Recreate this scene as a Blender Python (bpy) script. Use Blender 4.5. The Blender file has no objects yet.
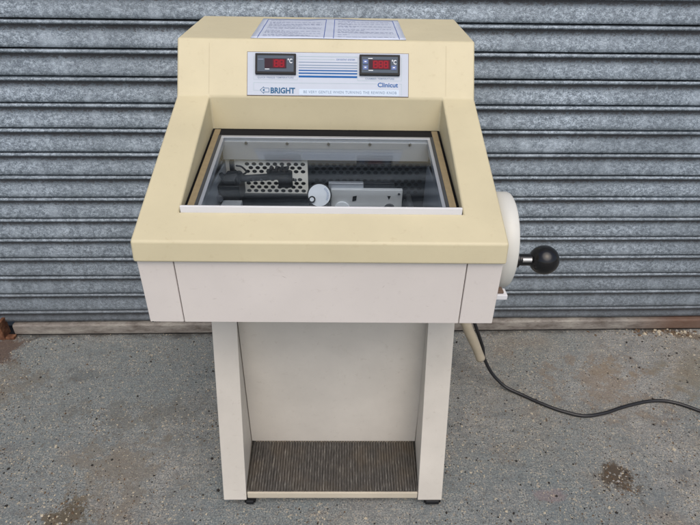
import bpy, bmesh, math, random
from mathutils import Vector, Matrix
random.seed(7)
S = bpy.context.scene
C = S.collection
R = math.radians

# ------------------------------------------------------------------ materials
def mat(name):
    m = bpy.data.materials.new(name); m.use_nodes = True
    nt = m.node_tree; b = nt.nodes['Principled BSDF']
    return m, nt, b
def N(nt, t, **kw):
    n = nt.nodes.new(t)
    for k, v in kw.items():
        if k in n.inputs: n.inputs[k].default_value = v
        else: setattr(n, k, v)
    return n
def coords(nt, scale=(1, 1, 1)):
    tc = N(nt, 'ShaderNodeTexCoord'); mp = N(nt, 'ShaderNodeMapping'); mp.inputs['Scale'].default_value = scale
    nt.links.new(tc.outputs['Object'], mp.inputs['Vector']); return mp.outputs['Vector']
def noise(nt, vec, scale, detail=4, rough=.55, dist=0):
    n = N(nt, 'ShaderNodeTexNoise'); n.inputs['Scale'].default_value = scale
    n.inputs['Detail'].default_value = detail; n.inputs['Roughness'].default_value = rough
    n.inputs['Distortion'].default_value = dist
    nt.links.new(vec, n.inputs['Vector']); return n.outputs['Fac']
def ramp(nt, fac, stops):
    r = N(nt, 'ShaderNodeValToRGB'); cr = r.color_ramp
    while len(cr.elements) > len(stops): cr.elements.remove(cr.elements[-1])
    while len(cr.elements) < len(stops): cr.elements.new(.5)
    for e, (p, c) in zip(cr.elements, stops):
        e.position = p; e.color = (c[0], c[1], c[2], 1) if hasattr(c, '__len__') else (c, c, c, 1)
    nt.links.new(fac, r.inputs['Fac']); return r.outputs['Color']
def mix(nt, fac, a, b, mode='MIX'):
    m = N(nt, 'ShaderNodeMix', data_type='RGBA', blend_type=mode)
    for s, v in ((m.inputs[0], fac), (m.inputs[6], a), (m.inputs[7], b)):
        if isinstance(v, (int, float)): s.default_value = v
        elif isinstance(v, tuple): s.default_value = (*v, 1)
        else: nt.links.new(v, s)
    return m.outputs[2]
def mth(nt, op, a, b=None, clamp=False):
    m = N(nt, 'ShaderNodeMath', operation=op); m.use_clamp = clamp
    for s, v in zip(m.inputs, (a, b)):
        if v is None: continue
        if isinstance(v, (int, float)): s.default_value = v
        else: nt.links.new(v, s)
    return m.outputs[0]
def bump(nt, b, h, strength=.3, dist=.001):
    n = N(nt, 'ShaderNodeBump'); n.inputs['Strength'].default_value = strength; n.inputs['Distance'].default_value = dist
    nt.links.new(h, n.inputs['Height']); nt.links.new(n.outputs['Normal'], b.inputs['Normal'])

def paint(name, col, rough=.45, var=.06, dirt=(.3, .25, .18), dirt_amt=.25, bmp=.08, grain=900):
    m, nt, b = mat(name); v = coords(nt)
    n1 = noise(nt, v, 5, 6, .6); n2 = noise(nt, v, 60, 5, .7)
    c = mix(nt, ramp(nt, n1, [(.3, 0), (.75, 1)]), tuple(x * (1 - var) for x in col), tuple(min(1, x * (1 + var)) for x in col))
    f = mth(nt, 'MULTIPLY', ramp(nt, n2, [(.60, 0), (.80, 1)]), dirt_amt)
    c = mix(nt, f, c, dirt)
    # long thin scuffs
    vs = coords(nt, (14, 14, 90)); sc = ramp(nt, noise(nt, vs, 1.6, 3, .5, 1.5), [(.70, 0), (.74, 1)])
    c = mix(nt, mth(nt, 'MULTIPLY', sc, dirt_amt * .6), c, dirt)
    nt.links.new(c, b.inputs['Base Color'])
    r = mth(nt, 'ADD', mth(nt, 'MULTIPLY', n2, .2), rough - .1); nt.links.new(r, b.inputs['Roughness'])
    bump(nt, b, noise(nt, v, grain, 2), bmp, .0004)
    return m
def plain(name, col, rough=.5, metal=0, var=.15, scale=40, bmp=0, spec=.5):
    m, nt, b = mat(name); v = coords(nt); n = noise(nt, v, scale, 5, .6)
    c = mix(nt, n, tuple(x * (1 - var) for x in col), tuple(min(1, x * (1 + var)) for x in col))
    nt.links.new(c, b.inputs['Base Color']); b.inputs['Roughness'].default_value = rough
    b.inputs['Metallic'].default_value = metal; b.inputs['Specular IOR Level'].default_value = spec
    if bmp: bump(nt, b, n, bmp, .001)
    return m

M = {}
M['beige'] = paint('beige_moulding', (.625, .560, .375), .46, .07, (.40, .30, .15), .28, .10)
M['white'] = paint('offwhite_panel', (.71, .665, .63), .46, .05, (.36, .30, .25), .24, .10)
M['grimy'] = paint('grimy_offwhite', (.63, .595, .535), .5, .10, (.30, .24, .18), .35, .10)
M['wheel'] = paint('cream_wheel', (.64, .64, .60), .4, .03, (.5, .42, .3), .15, .05)
M['lip'] = paint('tray_lip', (.60, .54, .43), .5, .08, (.3, .22, .12), .4, .08)
M['bar'] = plain('white_bar', (.72, .73, .76), .3, 0, .03)
M['silver'] = plain('anodised', (.42, .45, .50), .35, .55, .08, 80)
M['tan'] = plain('tan_seal', (.235, .185, .105), .7, 0, .25, 90, .3)
M['gasket'] = plain('gasket', (.006, .006, .007), .9, 0, .2, spec=.1)
M['dark'] = plain('dark_void', (.014, .014, .015), .9, 0, .2, spec=.1)
M['black'] = plain('gloss_black', (.006, .006, .007), .2, 0, .1)
M['blackm'] = plain('matt_black', (.008, .009, .011), .5, 0, .3, 60, .2, spec=.3)
M['cham'] = plain('chamber_wall', (.33, .35, .38), .4, .1, .08, 30)
M['chamd'] = plain('chamber_floor', (.05, .055, .06), .5, .2, .2, 30)
M['plate'] = plain('pale_plate', (.88, .86, .80), .4, 0, .06, 60)
M['plated'] = plain('dark_plate', (.022, .027, .034), .35, .3, .25, 30)
M['block'] = plain('grey_block', (.52, .54, .56), .4, .1, .06, 40)
M['dial'] = plain('dial_white', (.72, .76, .82), .35, 0, .03)
M['chrome'] = plain('chrome', (.75, .75, .76), .18, 1, .05)
M['panel'] = plain('panel_film', (.54, .59, .68), .4, 0, .03, spec=.15)
M['strip'] = plain('label_strip', (.60, .70, .82), .45, 0, .03, spec=.15)
M['bezel'] = plain('bezel', (.008, .009, .011), .5, 0, .1, spec=.25)
M['fascia'] = plain('fascia', (.07, .095, .13), .35, 0, .08, spec=.15)
M['button'] = plain('blue_button', (.03, .09, .30), .35, 0, .1)
M['ink'] = plain('blue_ink', (.012, .115, .36), .5, 0, .05, spec=.15)
M['inkt'] = plain('teal_ink', (.035, .13, .26), .5, 0, .05, spec=.15)
M['inkg'] = plain('grey_ink', (.22, .30, .42), .5, 0, .05, spec=.15)
M['inkl'] = plain('pale_ink', (.40, .52, .55), .5, 0, .05, spec=.15)
M['inkp'] = plain('print_ink', (.24, .28, .42), .6, 0, .1)
M['inkb'] = plain('border_ink', (.07, .12, .38), .5, 0, .1)
M['markw'] = plain('white_mark', (.75, .8, .85), .4, 0, .03)
M['hose'] = plain('hose_plastic', (.42, .37, .28), .5, 0, .15, 50)
M['cord'] = plain('cord_rubber', (.012, .012, .014), .38, 0, .2)
M['rim'] = plain('highlight_steel', (.6, .6, .6), .3, .8, .1)
def led(name, col, s):
    m, nt, b = mat(name); b.inputs['Base Color'].default_value = (*[c * .5 for c in col], 1)
    v = coords(nt); n = noise(nt, v, 150, 2)
    c = mix(nt, n, tuple(x * .8 for x in col), col)
    nt.links.new(c, b.inputs['Emission Color']); b.inputs['Emission Strength'].default_value = s
    b.inputs['Roughness'].default_value = .4; b.inputs['Specular IOR Level'].default_value = .12
    return m
M['ledbg'] = led('led_window', (.12, .004, .016), .7)
M['led'] = led('led_digit', (.36, .007, .024), .5)
M['ledoff'] = plain('led_off', (.03, .008, .02), .4, spec=.15)

def glass_mat():
    m = bpy.data.materials.new('clear_glazing'); m.use_nodes = True; nt = m.node_tree; nt.nodes.clear()
    o = N(nt, 'ShaderNodeOutputMaterial'); mx = N(nt, 'ShaderNodeMixShader')
    t = N(nt, 'ShaderNodeBsdfTransparent'); t.inputs['Color'].default_value = (.93, .95, .96, 1)
    g = N(nt, 'ShaderNodeBsdfGlossy'); g.inputs['Roughness'].default_value = .035; g.inputs['Color'].default_value = (.95, .97, 1, 1)
    # reflectance of an uncoated pane from the angle between view and surface
    lw = N(nt, 'ShaderNodeLayerWeight'); lw.inputs['Blend'].default_value = .5
    f = ramp(nt, lw.outputs['Facing'], [(0, .03), (.5, .062), (.7, .16), (.9, .5), (1, 1)])
    nt.links.new(f, mx.inputs[0]); nt.links.new(t.outputs[0], mx.inputs[1]); nt.links.new(g.outputs[0], mx.inputs[2])
    nt.links.new(mx.outputs[0], o.inputs[0]); return m
M['glass'] = glass_mat()

def galv():
    m, nt, b = mat('galvanised_steel')
    v = coords(nt, (1, 1, 1.5)); big = noise(nt, v, 2.5, 3, .5)
    sp = noise(nt, v, 85, 7, .74, .3); fine = noise(nt, v, 300, 4, .8)
    vo = N(nt, 'ShaderNodeTexVoronoi'); vo.inputs['Scale'].default_value = 150; vo.inputs['Randomness'].default_value = 1
    nt.links.new(v, vo.inputs['Vector'])
    f = mth(nt, 'ADD', mth(nt, 'MULTIPLY', sp, .52), mth(nt, 'MULTIPLY', fine, .48))
    c = ramp(nt, f, [(.41, (.060, .080, .105)), (.5, (.215, .265, .305)), (.575, (.56, .65, .74))])
    c = mix(nt, mth(nt, 'MULTIPLY', vo.outputs['Color'], .22), c, (.46, .53, .63))
    c = mix(nt, ramp(nt, big, [(.38, 0), (.62, .5)]), c, (.15, .18, .205))
    c = mix(nt, ramp(nt, noise(nt, coords(nt, (1.5, 1, .8)), 9, 5, .65), [(.52, 0), (.66, .4)]), c, (.50, .58, .66))
    # shade painted into the colour under each lip, mottled with dirt (pitch 76.2 mm)
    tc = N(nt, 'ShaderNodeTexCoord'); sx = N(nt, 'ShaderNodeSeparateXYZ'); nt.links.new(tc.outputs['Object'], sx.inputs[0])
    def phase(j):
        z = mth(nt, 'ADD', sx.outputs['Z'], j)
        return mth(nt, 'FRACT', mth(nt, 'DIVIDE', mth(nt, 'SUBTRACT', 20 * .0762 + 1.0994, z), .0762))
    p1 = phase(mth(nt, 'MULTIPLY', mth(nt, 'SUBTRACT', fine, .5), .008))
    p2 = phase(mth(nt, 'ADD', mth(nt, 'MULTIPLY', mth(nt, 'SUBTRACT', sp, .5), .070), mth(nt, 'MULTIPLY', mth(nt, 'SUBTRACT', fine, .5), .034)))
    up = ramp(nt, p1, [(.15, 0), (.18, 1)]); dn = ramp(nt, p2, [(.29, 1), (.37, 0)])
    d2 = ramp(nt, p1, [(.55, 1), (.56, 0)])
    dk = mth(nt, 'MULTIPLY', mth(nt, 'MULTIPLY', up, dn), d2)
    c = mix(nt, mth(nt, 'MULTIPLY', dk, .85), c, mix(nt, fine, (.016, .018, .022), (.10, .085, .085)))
    gr = ramp(nt, phase(0), [(0, 1), (.024, 1), (.034, 0), (.966, 0), (.976, 1)])
    c = mix(nt, gr, c, (.008, .010, .014))
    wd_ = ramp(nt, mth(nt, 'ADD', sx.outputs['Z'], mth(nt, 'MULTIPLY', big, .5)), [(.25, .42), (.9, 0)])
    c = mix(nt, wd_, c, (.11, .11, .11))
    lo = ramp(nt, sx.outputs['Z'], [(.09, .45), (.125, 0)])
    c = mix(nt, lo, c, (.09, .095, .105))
    # a few scuffs and drips
    sc = ramp(nt, noise(nt, coords(nt, (9, 9, 30)), 1.1, 4, .6, 1), [(.68, 0), (.75, .35)])
    c = mix(nt, sc, c, (.12, .115, .105))
    nt.links.new(c, b.inputs['Base Color']); b.inputs['Metallic'].default_value = .3
    r = mth(nt, 'ADD', mth(nt, 'MULTIPLY', sp, .35), .27); nt.links.new(r, b.inputs['Roughness'])
    bump(nt, b, f, .7, .0025); return m
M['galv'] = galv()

def railm():
    m, nt, b = mat('weathered_rail'); v = coords(nt, (1, 1, 3)); n = noise(nt, v, 9, 8, .75); s = noise(nt, coords(nt, (.6, 1, 3)), 60, 5, .7)
    c = ramp(nt, n, [(.32, (.10, .08, .065)), (.47, (.22, .20, .18)), (.66, (.36, .34, .30))])
    c = mix(nt, ramp(nt, s, [(.55, 0), (.7, .7)]), c, (.09, .06, .045))
    # rust creeping in at the ends
    tc = N(nt, 'ShaderNodeTexCoord'); sx = N(nt, 'ShaderNodeSeparateXYZ'); nt.links.new(tc.outputs['Object'], sx.inputs[0])
    e = ramp(nt, mth(nt, 'ADD', mth(nt, 'MULTIPLY', mth(nt, 'ABSOLUTE', sx.outputs['X']), .5), mth(nt, 'MULTIPLY', n, .1)), [(.62, 0), (.72, .8)])
    c = mix(nt, e, c, (.12, .055, .03))
    nt.links.new(c, b.inputs['Base Color']); b.inputs['Roughness'].default_value = .75; bump(nt, b, s, .6, .002); return m
M['rail'] = railm()
def rustm():
    m, nt, b = mat('rusty_steel'); v = coords(nt); n = noise(nt, v, 45, 7, .7)
    c = ramp(nt, n, [(.3, (.035, .016, .01)), (.5, (.14, .055, .025)), (.7, (.26, .14, .08))])
    nt.links.new(c, b.inputs['Base Color']); b.inputs['Roughness'].default_value = .9; bump(nt, b, n, .8, .003); return m
M['rust'] = rustm()

def floorm():
    m, nt, b = mat('worn_painted_concrete'); v = coords(nt)
    big = noise(nt, v, 2.1, 6, .6); mid = noise(nt, v, 14, 7, .68, .4); fin = noise(nt, v, 110, 6, .75); grit = noise(nt, v, 240, 4, .8); med = noise(nt, v, 42, 6, .75)
    c = ramp(nt, mid, [(.3, (.17, .18, .18)), (.5, (.265, .275, .27)), (.72, (.39, .395, .38))])
    # paint worn through to brown grit
    w = mth(nt, 'ADD', mth(nt, 'MULTIPLY', big, .55), mth(nt, 'MULTIPLY', fin, .45))
    c = mix(nt, ramp(nt, w, [(.485, 0), (.58, .7)]), c, (.265, .235, .185))
    c = mix(nt, ramp(nt, noise(nt, v, 1.3, 5, .55), [(.46, .75), (.62, 0)]), c, (.165, .21, .225))
    # faint transverse broom marks
    br = noise(nt, coords(nt, (6, 90, 1)), 1.3, 4, .6)
    c = mix(nt, ramp(nt, br, [(.35, .4), (.55, 0)]), c, (.13, .135, .14))
    c = mix(nt, ramp(nt, med, [(.34, .7), (.48, 0)]), c, (.10, .10, .10))
    c = mix(nt, ramp(nt, med, [(.56, 0), (.70, .5)]), c, (.34, .33, .30))
    gm = ramp(nt, mth(nt, 'ADD', mth(nt, 'MULTIPLY', mid, .6), mth(nt, 'MULTIPLY', med, .4)), [(.38, .3), (.58, 1)])
    c = mix(nt, mth(nt, 'MULTIPLY', ramp(nt, grit, [(.38, .95), (.48, 0)]), gm), c, (.045, .042, .04))
    c = mix(nt, mth(nt, 'MULTIPLY', ramp(nt, grit, [(.53, 0), (.62, .9)]), gm), c, (.56, .51, .42))
    c = mix(nt, mth(nt, 'MULTIPLY', ramp(nt, noise(nt, v, 95, 3, .6), [(.58, 0), (.66, .8)]), gm), c, (.50, .43, .32))
    c = mix(nt, ramp(nt, noise(nt, coords(nt, (1.3, 1, 1)), 120, 3, .6), [(.30, .8), (.38, 0)]), c, (.05, .042, .035))
    # orange rust wash
    ow = noise(nt, v, 4.3, 5, .6); 
    c = mix(nt, ramp(nt, ow, [(.58, 0), (.74, .35)]), c, (.24, .16, .10))
    def blot(c, x, y, rx, ry, col, amt, nz=.55, rot=0):
        tc = N(nt, 'ShaderNodeTexCoord'); mp = N(nt, 'ShaderNodeMapping', vector_type='TEXTURE')
        mp.inputs['Location'].default_value = (x, y, 0); mp.inputs['Scale'].default_value = (rx, ry, 1); mp.inputs['Rotation'].default_value = (0, 0, rot)
        nt.links.new(tc.outputs['Object'], mp.inputs['Vector'])
        ln = N(nt, 'ShaderNodeVectorMath', operation='LENGTH'); nt.links.new(mp.outputs[0], ln.inputs[0])
        d = mth(nt, 'ADD', ln.outputs['Value'], mth(nt, 'MULTIPLY', mth(nt, 'SUBTRACT', mid, .5), 4 * nz))
        d = mth(nt, 'ADD', d, mth(nt, 'MULTIPLY', mth(nt, 'SUBTRACT', fin, .5), 2.2 * nz))
        f = mth(nt, 'MULTIPLY', ramp(nt, d, [(.60, 1), (.95, 0)]), amt)
        cc = mix(nt, fin, tuple(k * .55 for k in col), tuple(k * 1.35 for k in col))
        return mix(nt, f, c, cc)
    c = blot(c, .81, -.685, .052, .062, (.085, .062, .040), .95, .9)
    c = blot(c, -.69, -.755, .065, .055, (.115, .090, .055), .9, .9)
    c = blot(c, .96, -.30, .15, .10, (.27, .19, .12), .42, 2.2)
    c = blot(c, .99, -.24, .08, .05, (.26, .20, .13), .4, 1.3)
    c = blot(c, 1.33, -.03, .17, .035, (.17, .13, .09), .85, .7, -.3)
    c = blot(c, 1.30, -.28, .16, .10, (.20, .17, .11), .4, 1.3)
    c = blot(c, -.62, -.62, .12, .10, (.23, .19, .14), .45, 2.2)
    c = blot(c, -1.15, -.30, .18, .12, (.17, .14, .10), .45, 1.4)
    c = blot(c, -1.21, -.10, .09, .10, (.10, .055, .035), .8, .6)
    c = blot(c, -.62, -.42, .20, .06, (.15, .135, .11), .4, 2.2)
    c = blot(c, -.85, -.22, .05, .03, (.10, .10, .10), .4, 2.2)
    c = blot(c, .60, -.73, .045, .02, (.36, .17, .18), .22, .9)
    # darker line where the floor meets the shutter
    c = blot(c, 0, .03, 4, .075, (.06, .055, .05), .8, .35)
    nt.links.new(c, b.inputs['Base Color'])
    r = ramp(nt, mid, [(.3, .55), (.7, .85)]); nt.links.new(r, b.inputs['Roughness'])
    h = mth(nt, 'ADD', mth(nt, 'MULTIPLY', fin, .6), mth(nt, 'MULTIPLY', grit, .4)); bump(nt, b, h, .8, .006); return m
M['floor'] = floorm()
def matm():
    m, nt, b = mat('ribbed_rubber'); v = coords(nt, (1.5, .22, 1)); n = noise(nt, v, 150, 6, .8); p = noise(nt, coords(nt), 9, 5, .6)
    c = ramp(nt, n, [(.38, (.045, .042, .039)), (.54, (.088, .082, .075)), (.72, (.30, .285, .26))])
    c = mix(nt, ramp(nt, p, [(.48, 0), (.7, .4)]), c, (.15, .115, .075))
    nt.links.new(c, b.inputs['Base Color']); b.inputs['Roughness'].default_value = .75; bump(nt, b, n, .3, .001); return m
M['mat'] = matm()
M['sheet'] = plain('paper', (.62, .68, .82), .25, 0, .03, 12)
M['brick'] = plain('render_wall', (.30, .29, .27), .9, 0, .15, 8, .5)
M['scr'] = plain('scratch_mark', (.36, .31, .28), .6)
M['chipb'] = plain('brown_pad', (.14, .095, .07), .7)
M['g1'] = plain('chip_cream', (.50, .44, .33), .8); M['g2'] = plain('chip_brown', (.13, .085, .05), .85)
M['g3'] = plain('chip_dark', (.025, .022, .02), .85); M['g4'] = plain('chip_grey', (.28, .27, .25), .85)
M['text_dark'] = M['ink']

# ------------------------------------------------------------------ mesh helpers
def link(name, bm, m, parent=None, bevel=0, seg=2, smooth=False, ang=30):
    me = bpy.data.meshes.new(name); bm.normal_update(); bm.to_mesh(me); bm.free()
    for mm in (m if isinstance(m, (list, tuple)) else [m]): me.materials.append(mm)
    o = bpy.data.objects.new(name, me); C.objects.link(o)
    if parent is not None: o.parent = parent
    if bevel:
        md = o.modifiers.new('bevel', 'BEVEL'); md.width = bevel; md.segments = seg; md.limit_method = 'ANGLE'; md.angle_limit = R(ang)
        md.harden_normals = False
    if smooth or bevel:
        for p in me.polygons: p.use_smooth = True
        if bevel:
            w = o.modifiers.new('wn', 'WEIGHTED_NORMAL'); w.keep_sharp = True
    return o
def box(bm, x0, x1, y0, y1, z0, z1, mi=0):
    v = [bm.verts.new(p) for p in ((x0, y0, z0), (x1, y0, z0), (x1, y1, z0), (x0, y1, z0), (x0, y0, z1), (x1, y0, z1), (x1, y1, z1), (x0, y1, z1))]
    for f in ((3, 2, 1, 0), (4, 5, 6, 7), (0, 1, 5, 4), (1, 2, 6, 5), (2, 3, 7, 6), (3, 0, 4, 7)):
        bm.faces.new([v[i] for i in f]).material_index = mi
def prism_x(bm, prof, x0, x1, prof1=None):
    """extrude a (y,z) polygon along x"""
    a = [bm.verts.new((x0, y, z)) for y, z in prof]; b = [bm.verts.new((x1, y, z)) for y, z in (prof1 or prof)]
    n = len(prof)
    for i in range(n): bm.faces.new((a[i], a[(i + 1) % n], b[(i + 1) % n], b[i]))
    bm.faces.new(a[::-1]); bm.faces.new(b)
    bmesh.ops.recalc_face_normals(bm, faces=bm.faces)
def tube(bm, pts, rad, n=12, caps=True):
    pts = [Vector(p) for p in pts]; rings = []
    rad = rad if hasattr(rad, '__len__') else [rad] * len(pts)
    up = Vector((0, 0, 1))
    for i, p in enumerate(pts):
        t = (pts[min(i + 1, len(pts) - 1)] - pts[max(i - 1, 0)]).normalized()
        a = t.cross(up)
        if a.length < 1e-3: a = t.cross(Vector((0, 1, 0)))
        a.normalize(); c = a.cross(t)
        rings.append([bm.verts.new(p + (a * math.cos(k * 2 * math.pi / n) + c * math.sin(k * 2 * math.pi / n)) * rad[i]) for k in range(n)])
    for r0, r1 in zip(rings, rings[1:]):
        for k in range(n): bm.faces.new((r0[k], r0[(k + 1) % n], r1[(k + 1) % n], r1[k]))
    if caps: bm.faces.new(rings[0][::-1]); bm.faces.new(rings[-1])
    bmesh.ops.recalc_face_normals(bm, faces=bm.faces)
def spline(pts, n=12):
    P = [Vector(p) for p in pts]; P = [P[0] * 2 - P[1]] + P + [P[-1] * 2 - P[-2]]; out = []
    for i in range(1, len(P) - 2):
        for k in range(n):
            t = k / n; a, b, c, d = P[i - 1:i + 3]
            out.append(.5 * ((2 * b) + (c - a) * t + (2 * a - 5 * b + 4 * c - d) * t * t + (3 * b - a - 3 * c + d) * t ** 3))
    out.append(P[-2]); return out
def tag(o, label=None, cat=None, group=None, kind=None):
    for k, v in (('label', label), ('category', cat), ('group', group), ('kind', kind)):
        if v: o[k] = v
    return o
def BM(): return bmesh.new()

# ------------------------------------------------------------------ setting: floor, wall
bm = BM()
v = [bm.verts.new(p) for p in ((-30, -40, 0), (30, -40, 0), (30, 3, 0), (-30, 3, 0))]; bm.faces.new(v)
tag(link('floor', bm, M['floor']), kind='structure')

# roller shutter: one curtain of interlocking laths and its bottom rail
PT = .0762; Z0 = 1.0994
prof = [(0, -.007), (.0022, -.007), (.0024, .0035), (.0045, .0075), (.008, .0097), (.0112, .0092), (.0132, .0066), (.017, .0018), (.024, -.0006), (.032, .0000),
        (.040, .0022), (.049, .0050), (.058, .0076), (.066, .0092), (.071, .0090), (.0740, .0075), (.0742, -.007)]
bm = BM(); rows = []
for i in range(-20, 14):
    for d, o in prof:
        z = Z0 - i * PT - d
        if z < .052: break
        rows.append((-o, z))
rows.append((0.012, .052))
from mathutils import noise as mno
xs = [-2.6 + k * .05 for k in range(105)]
def wob(x, z):
    k = round((Z0 - z) / PT - .5)
    return (.0022 * mno.noise(Vector((x * 1.7, k * .83, 1.0))) + .0010 * mno.noise(Vector((x * 7, k * 3.1, 5.0))), .0011 * mno.noise(Vector((x * 1.1, k * 2.3, 9.0))))
grid = [[bm.verts.new((x, y + wob(x, z)[0], z + wob(x, z)[1])) for x in xs] for y, z in rows]
for a, b in zip(grid, grid[1:]):
    for k in range(len(xs) - 1): bm.faces.new((a[k], a[k + 1], b[k + 1], b[k]))
bmesh.ops.recalc_face_normals(bm, faces=bm.faces)
sh = bpy.data.objects.new('roller_shutter', None); C.objects.link(sh)
tag(sh, 'grey galvanised roller shutter with horizontal ribbed laths closed behind the machine', 'roller shutter')
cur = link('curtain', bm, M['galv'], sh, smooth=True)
for p in cur.data.polygons: p.use_smooth = True
bm = BM(); prism_x(bm, [(-.016, .006), (-.018, .012), (-.018, .044), (-.014, .050), (.01, .050), (.01, .006)], -1.195, 2.6)
link('bottom_rail', bm, M['rail'], sh, .0015, 2)
bm = BM(); box(bm, -2.6, 2.6, -.012, .04, .0, .0055)
link('gap_strip', bm, M['dark'], sh)  # dark strip standing in for the shaded gap under the rail
# building above and around the shutter
bm = BM(); box(bm, -12, 12, .05, .35, 2.62, 3.6); box(bm, -12, -2.6, .05, .35, 0, 2.62); box(bm, 2.6, 12, .05, .35, 0, 2.62)
tag(link('building_wall', bm, M['brick']), 'plain rendered wall framing the roller shutter opening', 'wall')

# rusty bracket at the left end of the bottom rail
bm = BM(); box(bm, -1.30, -1.222, -.042, -.030, 0, .075); box(bm, -1.234, -1.222, -.030, .004, 0, .075)
box(bm, -1.222, -1.190, -.040, -.018, 0, .010)
tag(link('rusty_bracket', bm, M['rust'], None, .002), 'rusty steel angle bracket on the floor at the left end of the shutter rail', 'bracket')

# ------------------------------------------------------------------ the cryostat
PSI = R(-1.3)
cry = bpy.data.objects.new('cryostat', None); C.objects.link(cry); cry.location = (-.001, 0, 0); cry.rotation_euler = (0, 0, PSI)
tag(cry, 'beige and off-white laboratory cryostat with sloping glazed lid and two red displays', 'laboratory machine')
CF, CB, RT, RB = (-.352, 1.103), (-.419, .993), (-.8095, .8395), (-.8145, .7995)
HW, OP = .332, .260; FY = -.743; FZ = CB[1] + (FY - CB[0]) / (RT[0] - CB[0]) * (RT[1] - CB[1])
def zl(y): return .8615 + (y + .735) * .206          # plane of the glazing
# --- cover moulding
bm = BM(); X = [-HW, -OP, OP, HW]
line = [(-.085, .7995), (-.085, 1.119), CF, CB, (FY, FZ), RT, RB, (-.795, .7995)]
g = [[bm.verts.new((x, y, z)) for x in X] for y, z in line]
for i in range(len(line) - 1):
    for k in range(3):
        if i == 3 and k == 1: continue
        bm.faces.new((g[i][k], g[i][k + 1], g[i + 1][k + 1], g[i + 1][k]))
for s in (0, 3): bm.faces.new([r[s] for r in g])
zb = zl(CB[0]) - .012; zf = zl(FY) - .03
lb = [bm.verts.new((x, CB[0], zb)) for x in (-OP, OP)]; lf = [bm.verts.new((x, FY, zf)) for x in (-OP, OP)]
bm.faces.new((g[3][1], g[3][2], lb[1], lb[0])); bm.faces.new((g[4][1], g[4][2], lf[1], lf[0]))
bm.faces.new((g[3][1], lb[0], lf[0], g[4][1])); bm.faces.new((g[3][2], lb[1], lf[1], g[4][2]))
bmesh.ops.recalc_face_normals(bm, faces=bm.faces)
cover = link('cover', bm, M['beige'], cry, .0045, 4, ang=12)

# --- cabinet
bm = BM(); box(bm, -.2600, -.237, -.7945, -.095, .6640, .7985); box(bm, .237, .2600, -.7945, -.095, .6640, .7985); box(bm, -.2365, .2365, -.7945, -.740, .6640, .7985); box(bm, -.2365, .2365, -.355, -.095, .6640, .7985); link('cabinet_body', bm, M['dark'], cry)
bm = BM(); box(bm, -.2635, .2635, -.8055, -.795, .6605, .7985); link('front_panel', bm, M['white'], cry, .0015, 3)
for s in (-1, 1):
    bm = BM(); a, b = sorted((s * .2652, s * .3295)); box(bm, a, b, -.8055, -.09, .6605, .7985)
    link('side_panel', bm, M['white'], cry, .0018, 3)
# chips of lost paint at the lower left corner
bm = BM()
for x, w, h in ((-.3262, .0045, .0022), (-.3215, .003, .0012), (-.3125, .0018, .001)):
    vv = [(x, .6604), (x + w * .3, .6604 + h), (x + w * .7, .6604 + h * .7), (x + w, .6604)]
    prism_x(bm, [(0, 0), (0, 1), (1, 1)], 0, 1) if False else bm.faces.new([bm.verts.new((a, -.8058, b)) for a, b in vv][::-1])
link('paint_chip', bm, M['blackm'], cry)
bm = BM(); box(bm, -.2630, .2630, -.780, -.10, .6595, .6635); link('underside', bm, M['white'], cry)
for x, z, l, a in ((-.073, .768, .012, -.5), (-.050, .752, .006, .3), (.112, .742, .009, .9), (.196, .702, .008, -.2), (-.205, .715, .010, .15), (.02, .700, .005, 1.2)):
    bm = BM(); dx, dz = math.cos(a) * l, math.sin(a) * l
    bm.faces.new([bm.verts.new((x + p * dx - q * dz * .05, -.80562, z + p * dz + q * dx * .05)) for p, q in ((0, 0), (.5, -.6), (1, 0), (.5, .6))])
    link('scratch', bm, M['scr'], cry)

# --- pedestal
pz = .6555; slope = (.745 - .617) / (.514 - .02); ty = -(.745 - slope * (pz - .02))
def ped(x0, x1, i0, i1):
    """side pedestal whose inner face tapers backwards: x0..x1 at the front, i0..i1 at the back panel"""
    bm = BM(); F = [(-.745, .02), (ty, pz)]; 
    P = [[(x0, *F[0]), (x1, *F[0]), (x1, *F[1]), (x0, *F[1])], [(i0, -.575, .02), (i1, -.575, .02), (i1, -.574, pz), (i0, -.574, pz)],
         [(i0, -.10, .02), (i1, -.10, .02), (i1, -.10, pz), (i0, -.10, pz)]]
    V = [[bm.verts.new(q) for q in r] for r in P]
    for a, b in zip(V, V[1:]):
        for k in range(4): bm.faces.new((a[k], a[(k + 1) % 4], b[(k + 1) % 4], b[k]))
    bm.faces.new(V[0]); bm.faces.new(V[-1][::-1]); bmesh.ops.recalc_face_normals(bm, faces=bm.faces)
    return bm
link('pedestal_side', ped(-.2715, -.2105, -.2715, -.2215), M['grimy'], cry, .0025, 3)
link('pedestal_side', ped(.2435, .3085, .2555, .3085), M['grimy'], cry, .0025, 3)
bm = BM(); box(bm, -.2198, .2540, -.5745, -.560, .049, pz - .001); link('kick_panel', bm, M['grimy'], cry, .001, 2)
bm = BM(); box(bm, -.2212, .2552, -.5600, -.11, .04, pz - .001); link('inner_frame', bm, M['dark'], cry)
bm = BM(); box(bm, -.2085, .2425, -.7405, -.561, .0225, .0445); link('foot_tray', bm, M['lip'], cry, .0015, 2)
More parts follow.
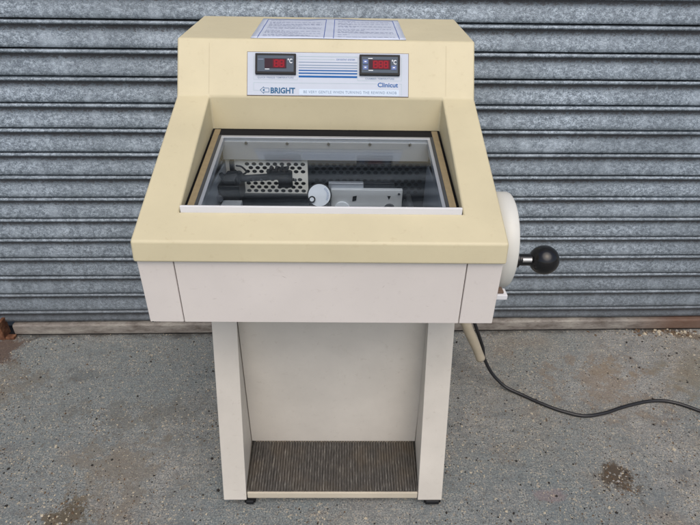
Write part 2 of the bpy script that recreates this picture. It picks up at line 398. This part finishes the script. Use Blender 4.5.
# ribbed rubber mat
bm = BM(); x0, x1 = -.2095, .2435; nr = 62; yA, yB = -.7365, -.5755; pw = (x1 - x0) / nr; rr = []
for k in range(nr):
    for dx, dz in ((0, 0), (.34, 0), (.40, .0042), (.96, .0042)): rr.append((x0 + (k + dx) * pw, .0462 + dz))
rr.append((x1, .0462))
def lim(x, y):        # the tray widens a little backwards
    t = (y - yA) / (yB - yA); c = .017; return c + (x - c) * (1 + .022 * t)
ys = [yA + (yB - yA) * j / 6 for j in range(7)]
G = [[bm.verts.new((lim(x, y), y, z)) for x, z in rr] for y in ys]
for a, b in zip(G, G[1:]):
    for k in range(len(rr) - 1): bm.faces.new((a[k], a[k + 1], b[k + 1], b[k]))
e = [bm.verts.new((x, yA, .0447)) for x, z in rr]
for k in range(len(rr) - 1): bm.faces.new((e[k], e[k + 1], G[0][k + 1], G[0][k]))
bmesh.ops.recalc_face_normals(bm, faces=bm.faces); link('rubber_mat', bm, M['mat'], cry)
def foot(x, y, r, w):
    bm = BM(); tube(bm, [(x - w, y, r), (x + w, y, r)], r, 20); o = link('castor', bm, M['blackm'], cry, .002, 2)
    bm = BM(); box(bm, x - w - .004, x + w + .004, y - .006, y + .02, r * .9, .0218); link('bracket', bm, M['dark'], o)
for x, y, r, w in ((-.203, -.738, .0095, .010), (.284, -.738, .0098, .018), (-.25, -.15, .0105, .012), (.285, -.15, .0105, .012)): foot(x, y, r, w)

# --- lid opening
def sl(x0, x1, y0, y1, off, h):
    bm = BM(); prism_x(bm, [(y0, zl(y0) + off), (y1, zl(y1) + off), (y1, zl(y1) + off - h), (y0, zl(y0) + off - h)], x0, x1); return bm
lid = link('lid_frame', sl(-.2590, .2590, -.4622, -.4285, -.004, .02), M['dark'], cry, .001)
for s in (-1, 1):
    a, b = sorted((s * .2535, s * .2398)); link('seal_strip', sl(a, b, -.737, -.430, -.002, .022), M['tan'], lid, .001)
    a, b = sorted((s * .2595, s * .2540)); link('gasket', sl(a, b, -.742, -.424, -.006, .012), M['gasket'], lid)
    a, b = sorted((s * .2397, s * .2325)); link('inner_strip', sl(a, b, -.737, -.4584, -.001, .018), M['chamd'], lid)
    a, b = sorted((s * .2324, s * .2255)); link('frame_rail', sl(a, b, -.737, -.4715, .001, .016), M['silver'], lid, .001)
link('frame_rail', sl(-.2324, .2324, -.4710, -.4625, .001, .016), M['silver'], lid, .001)
link('glazing', sl(-.2253, .2253, -.7365, -.4712, .000, .004), M['glass'], lid)
link('gasket', sl(-.2595, .2595, -.4283, -.4205, -.006, .012), M['gasket'], lid)
bm = BM(); prism_x(bm, [(-.7435, FZ - .0035), (-.7432, FZ + .0100), (-.7420, FZ + .0108), (-.7370, FZ + .0100), (-.7370, FZ - .006)], -.2575, .2575)
link('lid_handle', bm, M['bar'], lid, .001, 2)
bm = BM(); box(bm, -.2598, .2598, -.7425, -.737, zf, FZ - .004); link('gasket', bm, M['gasket'], lid)

# --- cold chamber below the glazing
CZ = .672
bm = BM()
box(bm, -.236, -.232, -.735, -.36, CZ, .852); box(bm, .232, .236, -.735, -.36, CZ, .852)
box(bm, -.236, .236, -.739, -.735, CZ, .84)
cw = link('chamber_wall', bm, M['cham'], cry)
bm = BM(); box(bm, -.232, .232, -.475, -.470, .866, .9085); link('rear_rail', bm, M['cham'], cw, .001)
bm = BM(); box(bm, -.236, .236, -.735, -.36, CZ - .004, CZ); box(bm, -.236, .236, -.36, -.356, CZ, .866); box(bm, -.236, .236, -.470, -.356, .866, .870)
link('chamber_liner', bm, M['chamd'], cw)
for x in (-.177, -.086, .006, .098, .187):
    bm = BM(); tube(bm, [(x, -.475, .9055), (x, -.478, .9055)], [.0042, .0032], 14); link('screw', bm, M['chrome'], cw)
def perf(x0, x1, z0, z1, y, m, rows, name, h0, pitch=.0160, r=.0054, rp=.0092):
    """plate with rows of staggered round holes really cut through; rows: list of z centres"""
    bm = BM(); zs = sorted(rows); n = int((x1 - x0) / pitch)
    def quad(a, b, c, d): bm.faces.new([bm.verts.new((p[0], y, p[1])) for p in (a, b, c, d)])
    edges = []; prev = z0
    for i, zc in enumerate(zs):
        lo, hi = zc - rp / 2, zc + rp / 2
        if lo > prev + 1e-5: quad((x0, prev), (x1, prev), (x1, lo), (x0, lo))
        off = h0 - x0 + (i % 2) * pitch / 2; xx = x0
        if off: quad((x0, lo), (x0 + off, lo), (x0 + off, hi), (x0, hi)); xx = x0 + off
        while xx + pitch <= x1 + 1e-6:
            cx = xx + pitch / 2; rim = []; out = []
            for k in range(16):
                a = k * math.pi / 8; rim.append((cx + r * math.cos(a), zc + min(r, rp * .44) * math.sin(a)))
                ca, sa = math.cos(a), math.sin(a); s = min(pitch / 2 / max(abs(ca), 1e-6), rp / 2 / max(abs(sa), 1e-6)); out.append((cx + ca * s, zc + sa * s))
            for k in range(16): quad(rim[k], out[k], out[(k + 1) % 16], rim[(k + 1) % 16])
            for sx in (-1, 1):
                for sz in (-1, 1):
                    c = (cx + sx * pitch / 2, zc + sz * rp / 2); ps = sorted(out, key=lambda p: (p[0] - c[0]) ** 2 + (p[1] - c[1]) ** 2)[:2]
                    bm.faces.new([bm.verts.new((p[0], y, p[1])) for p in (c, ps[0], ps[1])])
            xx += pitch
        if xx < x1 - 1e-5: quad((xx, lo), (x1, lo), (x1, hi), (xx, hi))
        prev = hi
    quad((x0, prev), (x1, prev), (x1, z1), (x0, z1))
    bmesh.ops.recalc_face_normals(bm, faces=bm.faces)
    return link(name, bm, m, cw)
rws = [.8515, .8425, .8335, .8140, .8045, .7950, .7855]
perf(-.231, -.043, .779, .8665, -.462, M['plate'], rws, 'perforated_panel', -.190)
perf(-.042, .231, .69, .8665, -.464, M['plated'], rws, 'perforated_panel', -.038)
bm = BM(); box(bm, -.231, -.043, -.47, -.461, CZ, .7785); link('lower_panel', bm, M['plated'], cw)
bm = BM(); box(bm, -.231, .231, -.452, -.448, CZ, .865); link('backing_panel', bm, M['gasket'], cw)

# microtome block with its dial
bm = BM(); box(bm, .012, .173, -.520, -.508, .672, .8145); mt = link('microtome_block', bm, M['block'], cry, .001)
bm = BM(); box(bm, .006, .085, -.5078, -.496, .700, .8255); link('ledge', bm, M['silver'], mt, .001)
bm = BM(); box(bm, .086, .155, -.5078, -.496, .700, .8260); link('ledge', bm, M['plated'], mt, .001)
dc = Vector((-.0135, -.532, .8065)); nrm = Vector((0, -.93, .3676))
def disc(c, n, r, d, k=32): bm = BM(); tube(bm, [c, c + n * d], r, k); return bm
link('dial_rim', disc(dc, nrm, .0275, .008), M['blackm'], mt)
link('dial_face', disc(dc + nrm * .0082, nrm, .0245, .002), M['dial'], mt)
ux = Vector((1, 0, 0)); uz = nrm.cross(ux); uz = uz if uz.z > 0 else -uz
link('dial_knob', disc(dc + nrm * .0104 - ux * .016 - uz * .009, nrm, .0075, .004, 20), M['blackm'], mt)
link('dial_button', disc(dc + nrm * .0146 - ux * .016 - uz * .009, nrm, .0046, .003, 20), M['dial'], mt)
bm = BM()
for k in range(9):
    a = R(-30 + k * 10); p = dc + nrm * .0105 + (ux * math.cos(a) + uz * math.sin(a)) * .019
    tube(bm, [p - (ux * math.cos(a) + uz * math.sin(a)) * .0022, p + (ux * math.cos(a) + uz * math.sin(a)) * .0022], .0005, 4)
link('dial_marks', bm, M['ink'], mt)
def flat_on_block(name, polys, m):
    bm = BM()
    for poly in polys:
        bm.faces.new([bm.verts.new((x, -.5212, z)) for x, z in poly])
    return link(name, bm, m, mt)
flat_on_block('caption_mark', [[(.060, .787), (.069, .789), (.070, .801), (.061, .799)]], M['blackm'])
flat_on_block('pointer_mark', [[(.139, .801), (.147, .801), (.143, .791)]], M['blackm'])
bm = BM(); tube(bm, [(.145, -.5206, .769), (.145, -.530, .769)], .013, 20); link('adjuster_knob', bm, M['blackm'], mt)
bm = BM(); tube(bm, [(.037, -.5206, .769), (.037, -.526, .769)], .018, 24); link('adjuster_cap', bm, M['dial'], mt, .001)

# black specimen arm and clamp at the left of the chamber
def shade(o): 
    for p in o.data.polygons: p.use_smooth = True
    return o
bm = BM(); box(bm, -.231, -.185, -.56, -.49, .795, .838); box(bm, -.220, -.194, -.555, -.50, .838, .850)
tube(bm, [(-.226, -.525, .843), (-.182, -.525, .849)], .008, 10); tube(bm, [(-.222, -.53, .835), (-.228, -.53, .856)], .005, 8); tube(bm, [(-.195, -.53, .835), (-.186, -.53, .860)], .006, 8)
arm = link('specimen_clamp', bm, M['blackm'], cry, .002)
bm = BM(); box(bm, -.222, -.180, -.600, -.562, .780, .8065); link('jaw', bm, M['cham'], arm, .002)
bm = BM(); tube(bm, [(-.226, -.565, .815), (-.226, -.575, .815)], .008, 14); link('screw', bm, M['chrome'], arm)
bm = BM(); prism_x(bm, [(-.466, .80), (-.466, .863), (-.478, .863), (-.478, .80)], -.219, -.210); link('support_post', bm, M['blackm'], arm)
bm = BM(); box(bm, -.188, -.095, -.53, -.516, .834, .846)
for q in bm.verts: q.co.z += (q.co.x + .188) * .08
box(bm, -.125, -.085, -.535, -.515, .843, .860); box(bm, -.103, -.076, -.54, -.52, .826, .850)
tube(bm, [(-.128, -.525, .858), (-.084, -.525, .861)], .006, 12); tube(bm, [(-.080, -.53, .826), (-.080, -.53, .862)], .008, 12)
for k in range(4): box(bm, -.122 + k * .012, -.116 + k * .012, -.54, -.512, .862, .868)
link('swing_arm', bm, M['blackm'], arm, .0015)
for x, y, z in ((-.2315, -.50, .872), (-.2315, -.62, .80), (.2315, -.50, .868), (.2315, -.62, .81)):
    d = .003 if x < 0 else -.003
    bm = BM(); tube(bm, [(x, y, z), (x + d, y, z)], .0042, 12); link('screw', bm, M['chrome'], cw)
bm = BM(); tube(bm, spline([(-.205, -.470, .850), (-.190, -.485, .853), (-.180, -.490, .843), (-.192, -.488, .836), (-.208, -.478, .842)], 6), .0022, 8); link('cable_loop', bm, M['blackm'], arm)
for x in (-.158, -.140, -.066):
    bm = BM(); tube(bm, [(x, -.531, .842), (x, -.5345, .842)], .0034, 10); link('bolt', bm, M['chrome'], arm)
for x in (.165,):
    bm = BM(); tube(bm, [(x, -.5203, .8065), (x, -.523, .8065)], .0028, 10); link('bolt', bm, M['chrome'], mt)
bm = BM(); box(bm, .182, .200, -.545, -.48, .70, .775); tube(bm, [(.191, -.55, .782), (.191, -.48, .782)], .007, 12); link('slide', bm, M['chamd'], mt, .001)
bm = BM(); box(bm, -.231, -.150, -.62, -.57, .74, .770); box(bm, -.150, -.055, -.60, -.57, .74, .775); link('clamp_base', bm, M['cham'], arm, .003)

# --- console graphics, laid out on the leaning face of the console
U = Vector((1, 0, 0)); W = Vector((0, CF[0] - CB[0], CF[1] - CB[1])).normalized(); NN = U.cross(W); NN = NN if NN.y < 0 else -NN
O = Vector((0, CB[0], CB[1]))
def cp(px, py, h=0):      # measured layout units -> point on the console face, h above it
    return O + U * ((px - 247) * .00223 - .1755) + W * ((96 - py) * .00222 + .003) + NN * h
def slab(name, px0, py0, px1, py1, h0, h1, m, parent, bev=0):
    bm = BM(); a = [bm.verts.new(cp(x, y, h0)) for x, y in ((px0, py0), (px1, py0), (px1, py1), (px0, py1))]
    b = [bm.verts.new(cp(x, y, h1)) for x, y in ((px0, py0), (px1, py0), (px1, py1), (px0, py1))]
    for i in range(4): bm.faces.new((a[i], a[(i + 1) % 4], b[(i + 1) % 4], b[i]))
    bm.faces.new(a); bm.faces.new(b[::-1]); bmesh.ops.recalc_face_normals(bm, faces=bm.faces)
    return link(name, bm, m, parent, bev, 2)
M['seam'] = plain('seam_shade', (.50, .43, .28), .5)
for px in (208.6, 445.3):
    bms = BM(); bms.faces.new([bms.verts.new(cp(x, y, .0003)) for x, y in ((px, 95), (px + .35, 95), (px + .35, 44), (px, 44))])
    link('mould_seam', bms, M['seam'], cover)
slab('panel_recess', 246.5, 52.3, 408.1, 96.5, .0002, .0006, M['chipb'], cry)
pn = slab('control_panel', 247, 52.9, 407.6, 96, .0006, .0018, M['panel'], cry)
def rects(name, rs, m, h, parent=None):
    bm = BM()
    for x0, y0, x1, y1 in rs: bm.faces.new([bm.verts.new(cp(x, y, h)) for x, y in ((x0, y0), (x0, y1), (x1, y1), (x1, y0))])
    return link(name, bm, m, parent or pn)
rects('blue_line', [(298, 70.2, 356.5, 71.4), (298, 72.9, 356.5, 74.3), (298, 75.9, 356.5, 77.9)], M['ink'], .0021)
rects('grey_line', [(298, 62.2, 356.5, 62.9), (298, 65.1, 356.5, 65.9), (298, 67.6, 356.5, 68.5)], M['inkg'], .0021)
rects('pale_line', [(298, 56.5, 356.5, 57), (298, 59.4, 334, 59.8)], M['inkl'], .0021)
fr = []
for x0, x1 in ((253.2, 297), (356.8, 401)):
    fr += [(x0, 57, x0 + .3, 80.5), (x1 - .3, 57, x1, 80.5), (x0, 80.2, x1, 80.5)]
fr += [(253.2, 83.4, 376, 83.7), (253.2, 83.4, 253.5, 91.5), (253.2, 91.2, 259.5, 91.5), (400.7, 83.4, 401, 95), (398.5, 83.4, 401, 83.7)]
rects('thin_border', fr, M['inkl'], .0020)
rects('label_strip', [(298.7, 89.4, 398.4, 95.2)], M['strip'], .0020)
def text(name, body, px0, py_base, px1, cap, m, h, parent, off=0, spacing=1):
    cu = bpy.data.curves.new(name, 'FONT'); cu.body = body; cu.size = 1; cu.offset = off; cu.space_character = spacing
    cu.resolution_u = 3
    t = bpy.data.objects.new('tmp_text', cu); C.objects.link(t); dg = bpy.context.evaluated_depsgraph_get(); dg.update()
    me = bpy.data.meshes.new_from_object(t.evaluated_get(dg)); bpy.data.objects.remove(t)
    xs_ = [v.co.x for v in me.vertices]; ys_ = [v.co.y for v in me.vertices]; x0, x1 = min(xs_), max(xs_); capu = .695
    for v in me.vertices:
        px = px0 + (v.co.x - x0) / (x1 - x0) * (px1 - px0); py = py_base - v.co.y / capu * cap
        v.co = cp(px, py, h)
    me.materials.clear(); me.materials.append(m)
    o = bpy.data.objects.new(name, me); C.objects.link(o); o.parent = parent; return o
text('maker_lettering', 'BRIGHT', 270.2, 93.9, 294.6, 5.4, M['inkt'], .0022, pn, .035)
text('model_lettering', 'Clinicut', 377, 86.6, 397.4, 4.3, M['ink'], .0022, pn, .022)
text('instruction_lettering', 'BE VERY GENTLE WHEN TURNING THE REWIND KNOB', 303, 93.7, 396, 2.7, M['inkg'], .0023, pn, .004, 1.15)
text('caption', 'QUICK FREEZE TEMPERATURE', 257, 79.1, 293, 1.7, M['inkg'], .0022, pn, .01, 1.1)
text('caption', 'CHAMBER TEMPERATURE', 364.5, 79.1, 393.5, 1.7, M['inkg'], .0022, pn, .01, 1.1)
text('caption', 'CRYOSTAT SYSTEM', 335.5, 60.4, 354, 1.7, M['ink'], .0022, pn, 0, 1.1)
# arrow logo beside the maker's name
bm = BM()
def line2(bm, a, b, w=.45, h=.0022):
    dx, dy = b[0] - a[0], b[1] - a[1]; L = math.hypot(dx, dy); nx, ny = -dy / L * w / 2, dx / L * w / 2
    bm.faces.new([bm.verts.new(cp(x, y, h)) for x, y in ((a[0] + nx, a[1] + ny), (a[0] - nx, a[1] - ny), (b[0] - nx, b[1] - ny), (b[0] + nx, b[1] + ny))])
pts = [(259.8, 91), (263.4, 87.6), (263.4, 89), (268.6, 89), (268.6, 93), (263.4, 93), (263.4, 94.4), (259.8, 91)]
for a, b in zip(pts, pts[1:]): line2(bm, a, b)
bm.faces.new([bm.verts.new(cp(263.4 + 1.0 * math.cos(k * .628), 91 + 1.0 * math.sin(k * .628), .0022)) for k in range(10)])
link('arrow_logo', bm, M['inkt'], pn)

SEG = {'a': (0, 0, 1, 0), 'b': (1, 0, 1, 1), 'c': (1, 1, 1, 2), 'd': (0, 2, 1, 2), 'e': (0, 1, 0, 2), 'f': (0, 0, 0, 1), 'g': (0, 1, 1, 1)}
def display(ox, right):
    b = slab('temperature_display', ox + 255, 54.8, ox + 295.4, 75.6, .0018, .0075, M['bezel'], pn, .0012)
    slab('fascia', ox + 257.2, 57.2, ox + 293.2, 73.2, .0076, .0079, M['fascia'], b)
    slab('led_window', ox + 264.4, 60.2, ox + 286, 70, .0080, .0083, M['ledoff'], b)
    slab('led_glow', ox + (268 if right else 272.6), 60.9, ox + 284.8, 69.3, .0084, .0085, M['ledbg'], b)
    bm = BM()
    for d in range(0 if right else 1, 3):
        x = ox + 269.2 + d * 5.2
        for s in 'abcdefg':
            x0, y0, x1, y1 = SEG[s]; line2(bm, (x + x0 * 3.4 , 61.9 + y0 * 3.2), (x + x1 * 3.4 + (.01 if x0 == x1 else 0), 61.9 + y1 * 3.2), 1.0, .0087)
    link('led_digits', bm, M['led'], b)
    text('unit_symbol', '°C', ox + 287.2, 64.6, ox + 291.8, 4.2, M['markw'], .0082, b, .02)
    if right:
        for x, y in ((259.0, 60.2), (259.0, 66.0), (287.4, 66.0)):
            k = slab('button', ox + x - .6, y, ox + x + 4.4, y + 4.3, .0080, .0086, M['button'], b, .0003)
            rects('button_mark', [(ox + x + .9, y + 1.6, ox + x + 2.9, y + 2.6)], M['markw'], .0090, k)
        rects('status_mark', [(ox + 263.6, 58.7, ox + 268, 59.4)], M['markw'], .0082, b); rects('status_mark', [(ox + 264, 70.6, ox + 268.5, 71.3)], M['markw'], .0082, b)
    else:
        rects('status_mark', [(ox + 264.8, 70.5, ox + 269.2, 71.2)], M['markw'], .0082, b)
        rects('marking', [(ox + 258, 60.8, ox + 263.2, 61.4)], M['inkp'], .0082, b)
display(0, False); display(103.6, True)

# --- handwheel housing and crank knob at the right-hand side
WY, WZ, WR = -.673, .774, .0975
bm = BM(); k = 64
def ringx(x, r): return [bm.verts.new((x, WY + r * math.cos(i * 2 * math.pi / k), WZ + r * math.sin(i * 2 * math.pi / k))) for i in range(k)]
rs = [ringx(*q) for q in ((.3325, WR), (.3665, WR), (.3690, WR - .0012), (.3700, WR - .004), (.3700, .03))]
for a, b in zip(rs, rs[1:]):
    for i in range(k): bm.faces.new((a[i], a[(i + 1) % k], b[(i + 1) % k], b[i]))
bm.faces.new(rs[-1]); bm.faces.new(rs[0][::-1]); bmesh.ops.recalc_face_normals(bm, faces=bm.faces)
hw = link('handwheel', bm, M['wheel'], cry); 
for p in hw.data.polygons: p.use_smooth = len(p.vertices) < 5
hw.data.polygons[0].use_smooth = True
KY, KZ = -.755, .7755
bm = BM(); tube(bm, [(.3702, KY, KZ), (.374, KY, KZ), (.3745, KY, KZ), (.402, KY, KZ)], [.0150, .0150, .0115, .0115], 24)
ks = link('crank_stem', bm, M['black'], hw, .001)
bm = BM(); tube(bm, [(.379, KY - .0085, KZ + .0045), (.396, KY - .0085, KZ + .0045)], .0045, 16); link('stem_highlight', bm, M['rim'], ks)  # bright rod put on the black stem as its highlight
bm = BM(); bmesh.ops.create_uvsphere(bm, u_segments=48, v_segments=32, radius=.0282, matrix=Matrix.Translation((.4235, KY, KZ)))
link('knob', bm, M['black'], hw, smooth=True)
bm = BM(); box(bm, .3305, .357, -.785, -.760, .7025, .7130); link('catch', bm, M['bar'], cry, .001)
bm = BM(); box(bm, .3305, .350, -.780, -.762, .7133, .7180); link('catch', bm, M['chipb'], cry, .001)

# --- drain hose at the right of the pedestal
HA = [(.309, -.300, .56), (.335, -.300, .53), (.372, -.300, .44), (.418, -.300, .295), (.474, -.300, .175), (.4970, -.300, .123)]
bm = BM(); p = spline(HA, 8); n = len(p); tube(bm, p, [.0155 - .0008 * math.sin(i * .4) for i in range(n)], 18, False)
hs = link('drain_hose', bm, M['hose'], cry, smooth=True)
md = hs.modifiers.new('wall', 'SOLIDIFY'); md.thickness = .003

# ------------------------------------------------------------------ power cord
def w2(p):   # machine coordinates -> world
    return cry_m @ Vector(p)
cry_m = Matrix.Translation(cry.location) @ Matrix.Rotation(PSI, 4, 'Z')
cp_ = [w2(q) for q in ((.311, -.275, .585), (.345, -.270, .53), (.392, -.272, .42), (.450, -.275, .285), (.500, -.282, .165), (.513, -.288, .115), (.545, -.300, .058), (.590, -.318, .017), (.640, -.345, .0064), (.706, -.392, .0060), (.761, -.421, .0060), (.819, -.437, .0060), (.889, -.424, .0060),
      (.955, -.400, .0060), (1.024, -.380, .0060), (1.075, -.371, .0060), (1.130, -.376, .0060), (1.202, -.415, .0060), (1.40, -.56, .0060), (1.62, -.62, .0060))]
bm = BM(); tube(bm, spline(cp_, 10), .0056, 12)
tag(link('power_cord', bm, M['cord'], smooth=True), 'thin black power cord curving across the floor to the right of the machine', 'power cord')

# ------------------------------------------------------------------ printed sheet on top of the console
T0, T1 = Vector((0, -.085, 1.119)), Vector((0, CF[0], CF[1])); TD = (T1 - T0); 
def tp(x, y, h):   # point over the sloping top
    t = (y - T0.y) / (T1.y - T0.y); return Vector((x, y, T0.z + TD.z * t + h))
bm = BM(); nx, ny = 28, 12; hfun = lambda x, y: .0012 + .0016 * max(0, math.sin(x * 23 + 1.2)) * max(0, (y + .25) / .12) + .0007 * math.sin(y * 40 + x * 12) ** 2
SX0, SX1, SY0, SY1 = -.170, .178, -.349, -.120
gg = [[bm.verts.new(tp(SX0 + (SX1 - SX0) * i / nx, SY0 + (SY1 - SY0) * j / ny, hfun(SX0 + (SX1 - SX0) * i / nx, SY0 + (SY1 - SY0) * j / ny))) for i in range(nx + 1)] for j in range(ny + 1)]
for a, b in zip(gg, gg[1:]):
    for i in range(nx): bm.faces.new((a[i], a[i + 1], b[i + 1], b[i]))
bmesh.ops.recalc_face_normals(bm, faces=bm.faces)
sheet = link('instruction_sheet', bm, M['sheet'], smooth=True); sheet.location = cry.location; sheet.rotation_euler = cry.rotation_euler
sd = sheet.modifiers.new('paper', 'SOLIDIFY'); sd.thickness = .0004; sd.offset = -1
tag(sheet, 'white two-page printed instruction sheet with blue borders lying on top of the machine', 'paper sheet')
def sheet_rects(name, rs, m):
    bm = BM()
    for x0, y0, x1, y1 in rs:
        n = max(1, int(abs(x1 - x0) / .012)); mm = max(1, int(abs(y1 - y0) / .018))
        vv = [[bm.verts.new(tp(x0 + (x1 - x0) * i / n, y0 + (y1 - y0) * j / mm, hfun(x0 + (x1 - x0) * i / n, y0 + (y1 - y0) * j / mm) + .0004)) for i in range(n + 1)] for j in range(mm + 1)]
        for a, b in zip(vv, vv[1:]):
            for i in range(n): bm.faces.new((a[i], a[i + 1], b[i + 1], b[i]))
    return link(name, bm, m, sheet)
for a, b in ((-.156, -.006), (.014, .164)):
    bd = []; tx = []; y0, y1 = -.345, -.132; w = .0016
    bd += [(a, y0, a + w, y1), (b - w, y0, b, y1), (a + w, y1 - .003, b - w, y1)]
    yy = y1 - .018
    while yy > y0 + .008:
        r = random.random()
        x = a + .010
        end = b - .010 if r > .35 else a + .03 + random.random() * .09
        while x < end:
            L = .003 + random.random() * .009
            tx.append((x, yy, min(x + L, end), yy + .0024)); x += L + .0030
        yy -= .0105 if random.random() > .2 else .021
    sheet_rects('page_border', bd, M['inkb']); sheet_rects('printed_lines', tx, M['inkp'])

# ------------------------------------------------------------------ grit scattered over the floor
bm = BM()
def chip(x, y, s, mi):
    k = random.randint(4, 6); a0 = random.random() * 6.28; st = .5 + random.random() * .8; ra = random.random() * 3.14
    bot, top = [], []
    hgt = s * (.25 + random.random() * .45)
    for i in range(k):
        a = a0 + i * 6.283 / k; r = s * (.6 + random.random() * .5)
        u, w_ = r * math.cos(a), r * math.sin(a) * st
        dx, dy = u * math.cos(ra) - w_ * math.sin(ra), u * math.sin(ra) + w_ * math.cos(ra)
        bot.append(bm.verts.new((x + dx, y + dy, .0002))); top.append(bm.verts.new((x + dx * .7, y + dy * .7, hgt * (.7 + random.random() * .5))))
    for i in range(k): bm.faces.new((bot[i], bot[(i + 1) % k], top[(i + 1) % k], top[i])).material_index = mi
    bm.faces.new(top).material_index = mi
from mathutils import noise as mn
cnt = 0
while cnt < 30000:
    x = random.uniform(-1.5, 1.75); y = random.uniform(-1.05, -.015)
    if -.27 < x < .31 and -.745 < y < -.10: continue
    dens = .18 + .55 * max(0, -y) + .9 * (mn.noise(Vector((x * 5, y * 5, 3))) + .1)
    for sx_, sy_, rr_ in ((.81, -.685, .09), (-.69, -.755, .10), (1.33, -.04, .16)):
        if math.hypot(x - sx_, (y - sy_)) < rr_: dens += .5
    if random.random() > dens: continue
    r = random.random(); mi = 0 if r < .36 else 1 if r < .62 else 2 if r < .82 else 3
    chip(x, y, .0008 + .0024 * random.random() ** 2.6, mi); cnt += 1
for i in range(700):
    x = random.uniform(-1.3, 1.6); y = random.uniform(-.95, -.03)
    if -.29 < x < .33 and -.77 < y < -.10: continue
    chip(x, y, .0022 + .0036 * random.random() ** 2.5, random.choice((1, 2, 2, 2, 0)))
for i in range(60): chip(.81 + random.gauss(0, .028), -.685 + random.gauss(0, .03), .002 + .003 * random.random(), random.choice((1, 1, 3, 2)))
for i in range(50): chip(-.69 + random.gauss(0, .035), -.755 + random.gauss(0, .03), .002 + .003 * random.random(), random.choice((0, 1, 3, 1)))
for i in range(150): chip(1.34 + random.gauss(0, .11), -.035 + random.gauss(0, .012), .003 + .008 * random.random() ** 2, random.choice((0, 1, 3, 1)))
tag(link('floor_grit', bm, [M['g1'], M['g2'], M['g3'], M['g4']]), 'fine cream and brown grit scattered over the painted concrete floor', 'grit', kind='stuff')

# ------------------------------------------------------------------ camera
yaw, pit, rol = 0.04054786, 0.54513091, 0.01632965
f = Vector((math.sin(yaw) * math.cos(pit), math.cos(yaw) * math.cos(pit), -math.sin(pit)))
r0 = Vector((math.cos(yaw), -math.sin(yaw), 0)); u0 = r0.cross(f)
r_ = r0 * math.cos(rol) + u0 * math.sin(rol); u_ = -r0 * math.sin(rol) + u0 * math.cos(rol)
cam = bpy.data.cameras.new('camera'); co = bpy.data.objects.new('camera', cam); C.objects.link(co)
mw = Matrix((r_, u_, -f)).transposed().to_4x4(); mw.translation = Vector((0, -1.61423, 1.28731)); co.matrix_world = mw
cam.sensor_width = 36; cam.lens = 526 / 700 * 36; cam.clip_start = .05; cam.clip_end = 200; S.camera = co

# ------------------------------------------------------------------ overcast daylight
wd = bpy.data.worlds.new('World'); S.world = wd; wd.use_nodes = True; nt = wd.node_tree
bg = nt.nodes['Background']; sky = nt.nodes.new('ShaderNodeTexSky'); sky.sky_type = 'NISHITA'; sky.sun_disc = False
EL, AZ = R(57), R(174)     # azimuth from +Y clockwise: the light comes over the photographer's shoulder
sky.sun_elevation = EL; sky.sun_rotation = AZ; sky.air_density = 1.0; sky.dust_density = 4.0; sky.ozone_density = 1
nt.links.new(sky.outputs[0], bg.inputs[0]); bg.inputs[1].default_value = .128
sl_ = bpy.data.lights.new('sun', 'SUN'); sl_.energy = 1.25; sl_.angle = R(65); sl_.color = (1, .95, .87)
so = bpy.data.objects.new('sun', sl_); C.objects.link(so)
sd_ = Vector((math.sin(AZ) * math.cos(EL), math.cos(AZ) * math.cos(EL), math.sin(EL)))
so.rotation_euler = sd_.to_track_quat('Z', 'Y').to_euler(); so.location = (0, -3, 5)

vs = S.view_settings; S.display_settings.display_device = 'sRGB'
vs.view_transform = 'Standard'; vs.look = 'None'; vs.exposure = 0.07; vs.gamma = 1; vs.use_curve_mapping = False
S.cycles.max_bounces = 10; S.cycles.transparent_max_bounces = 16
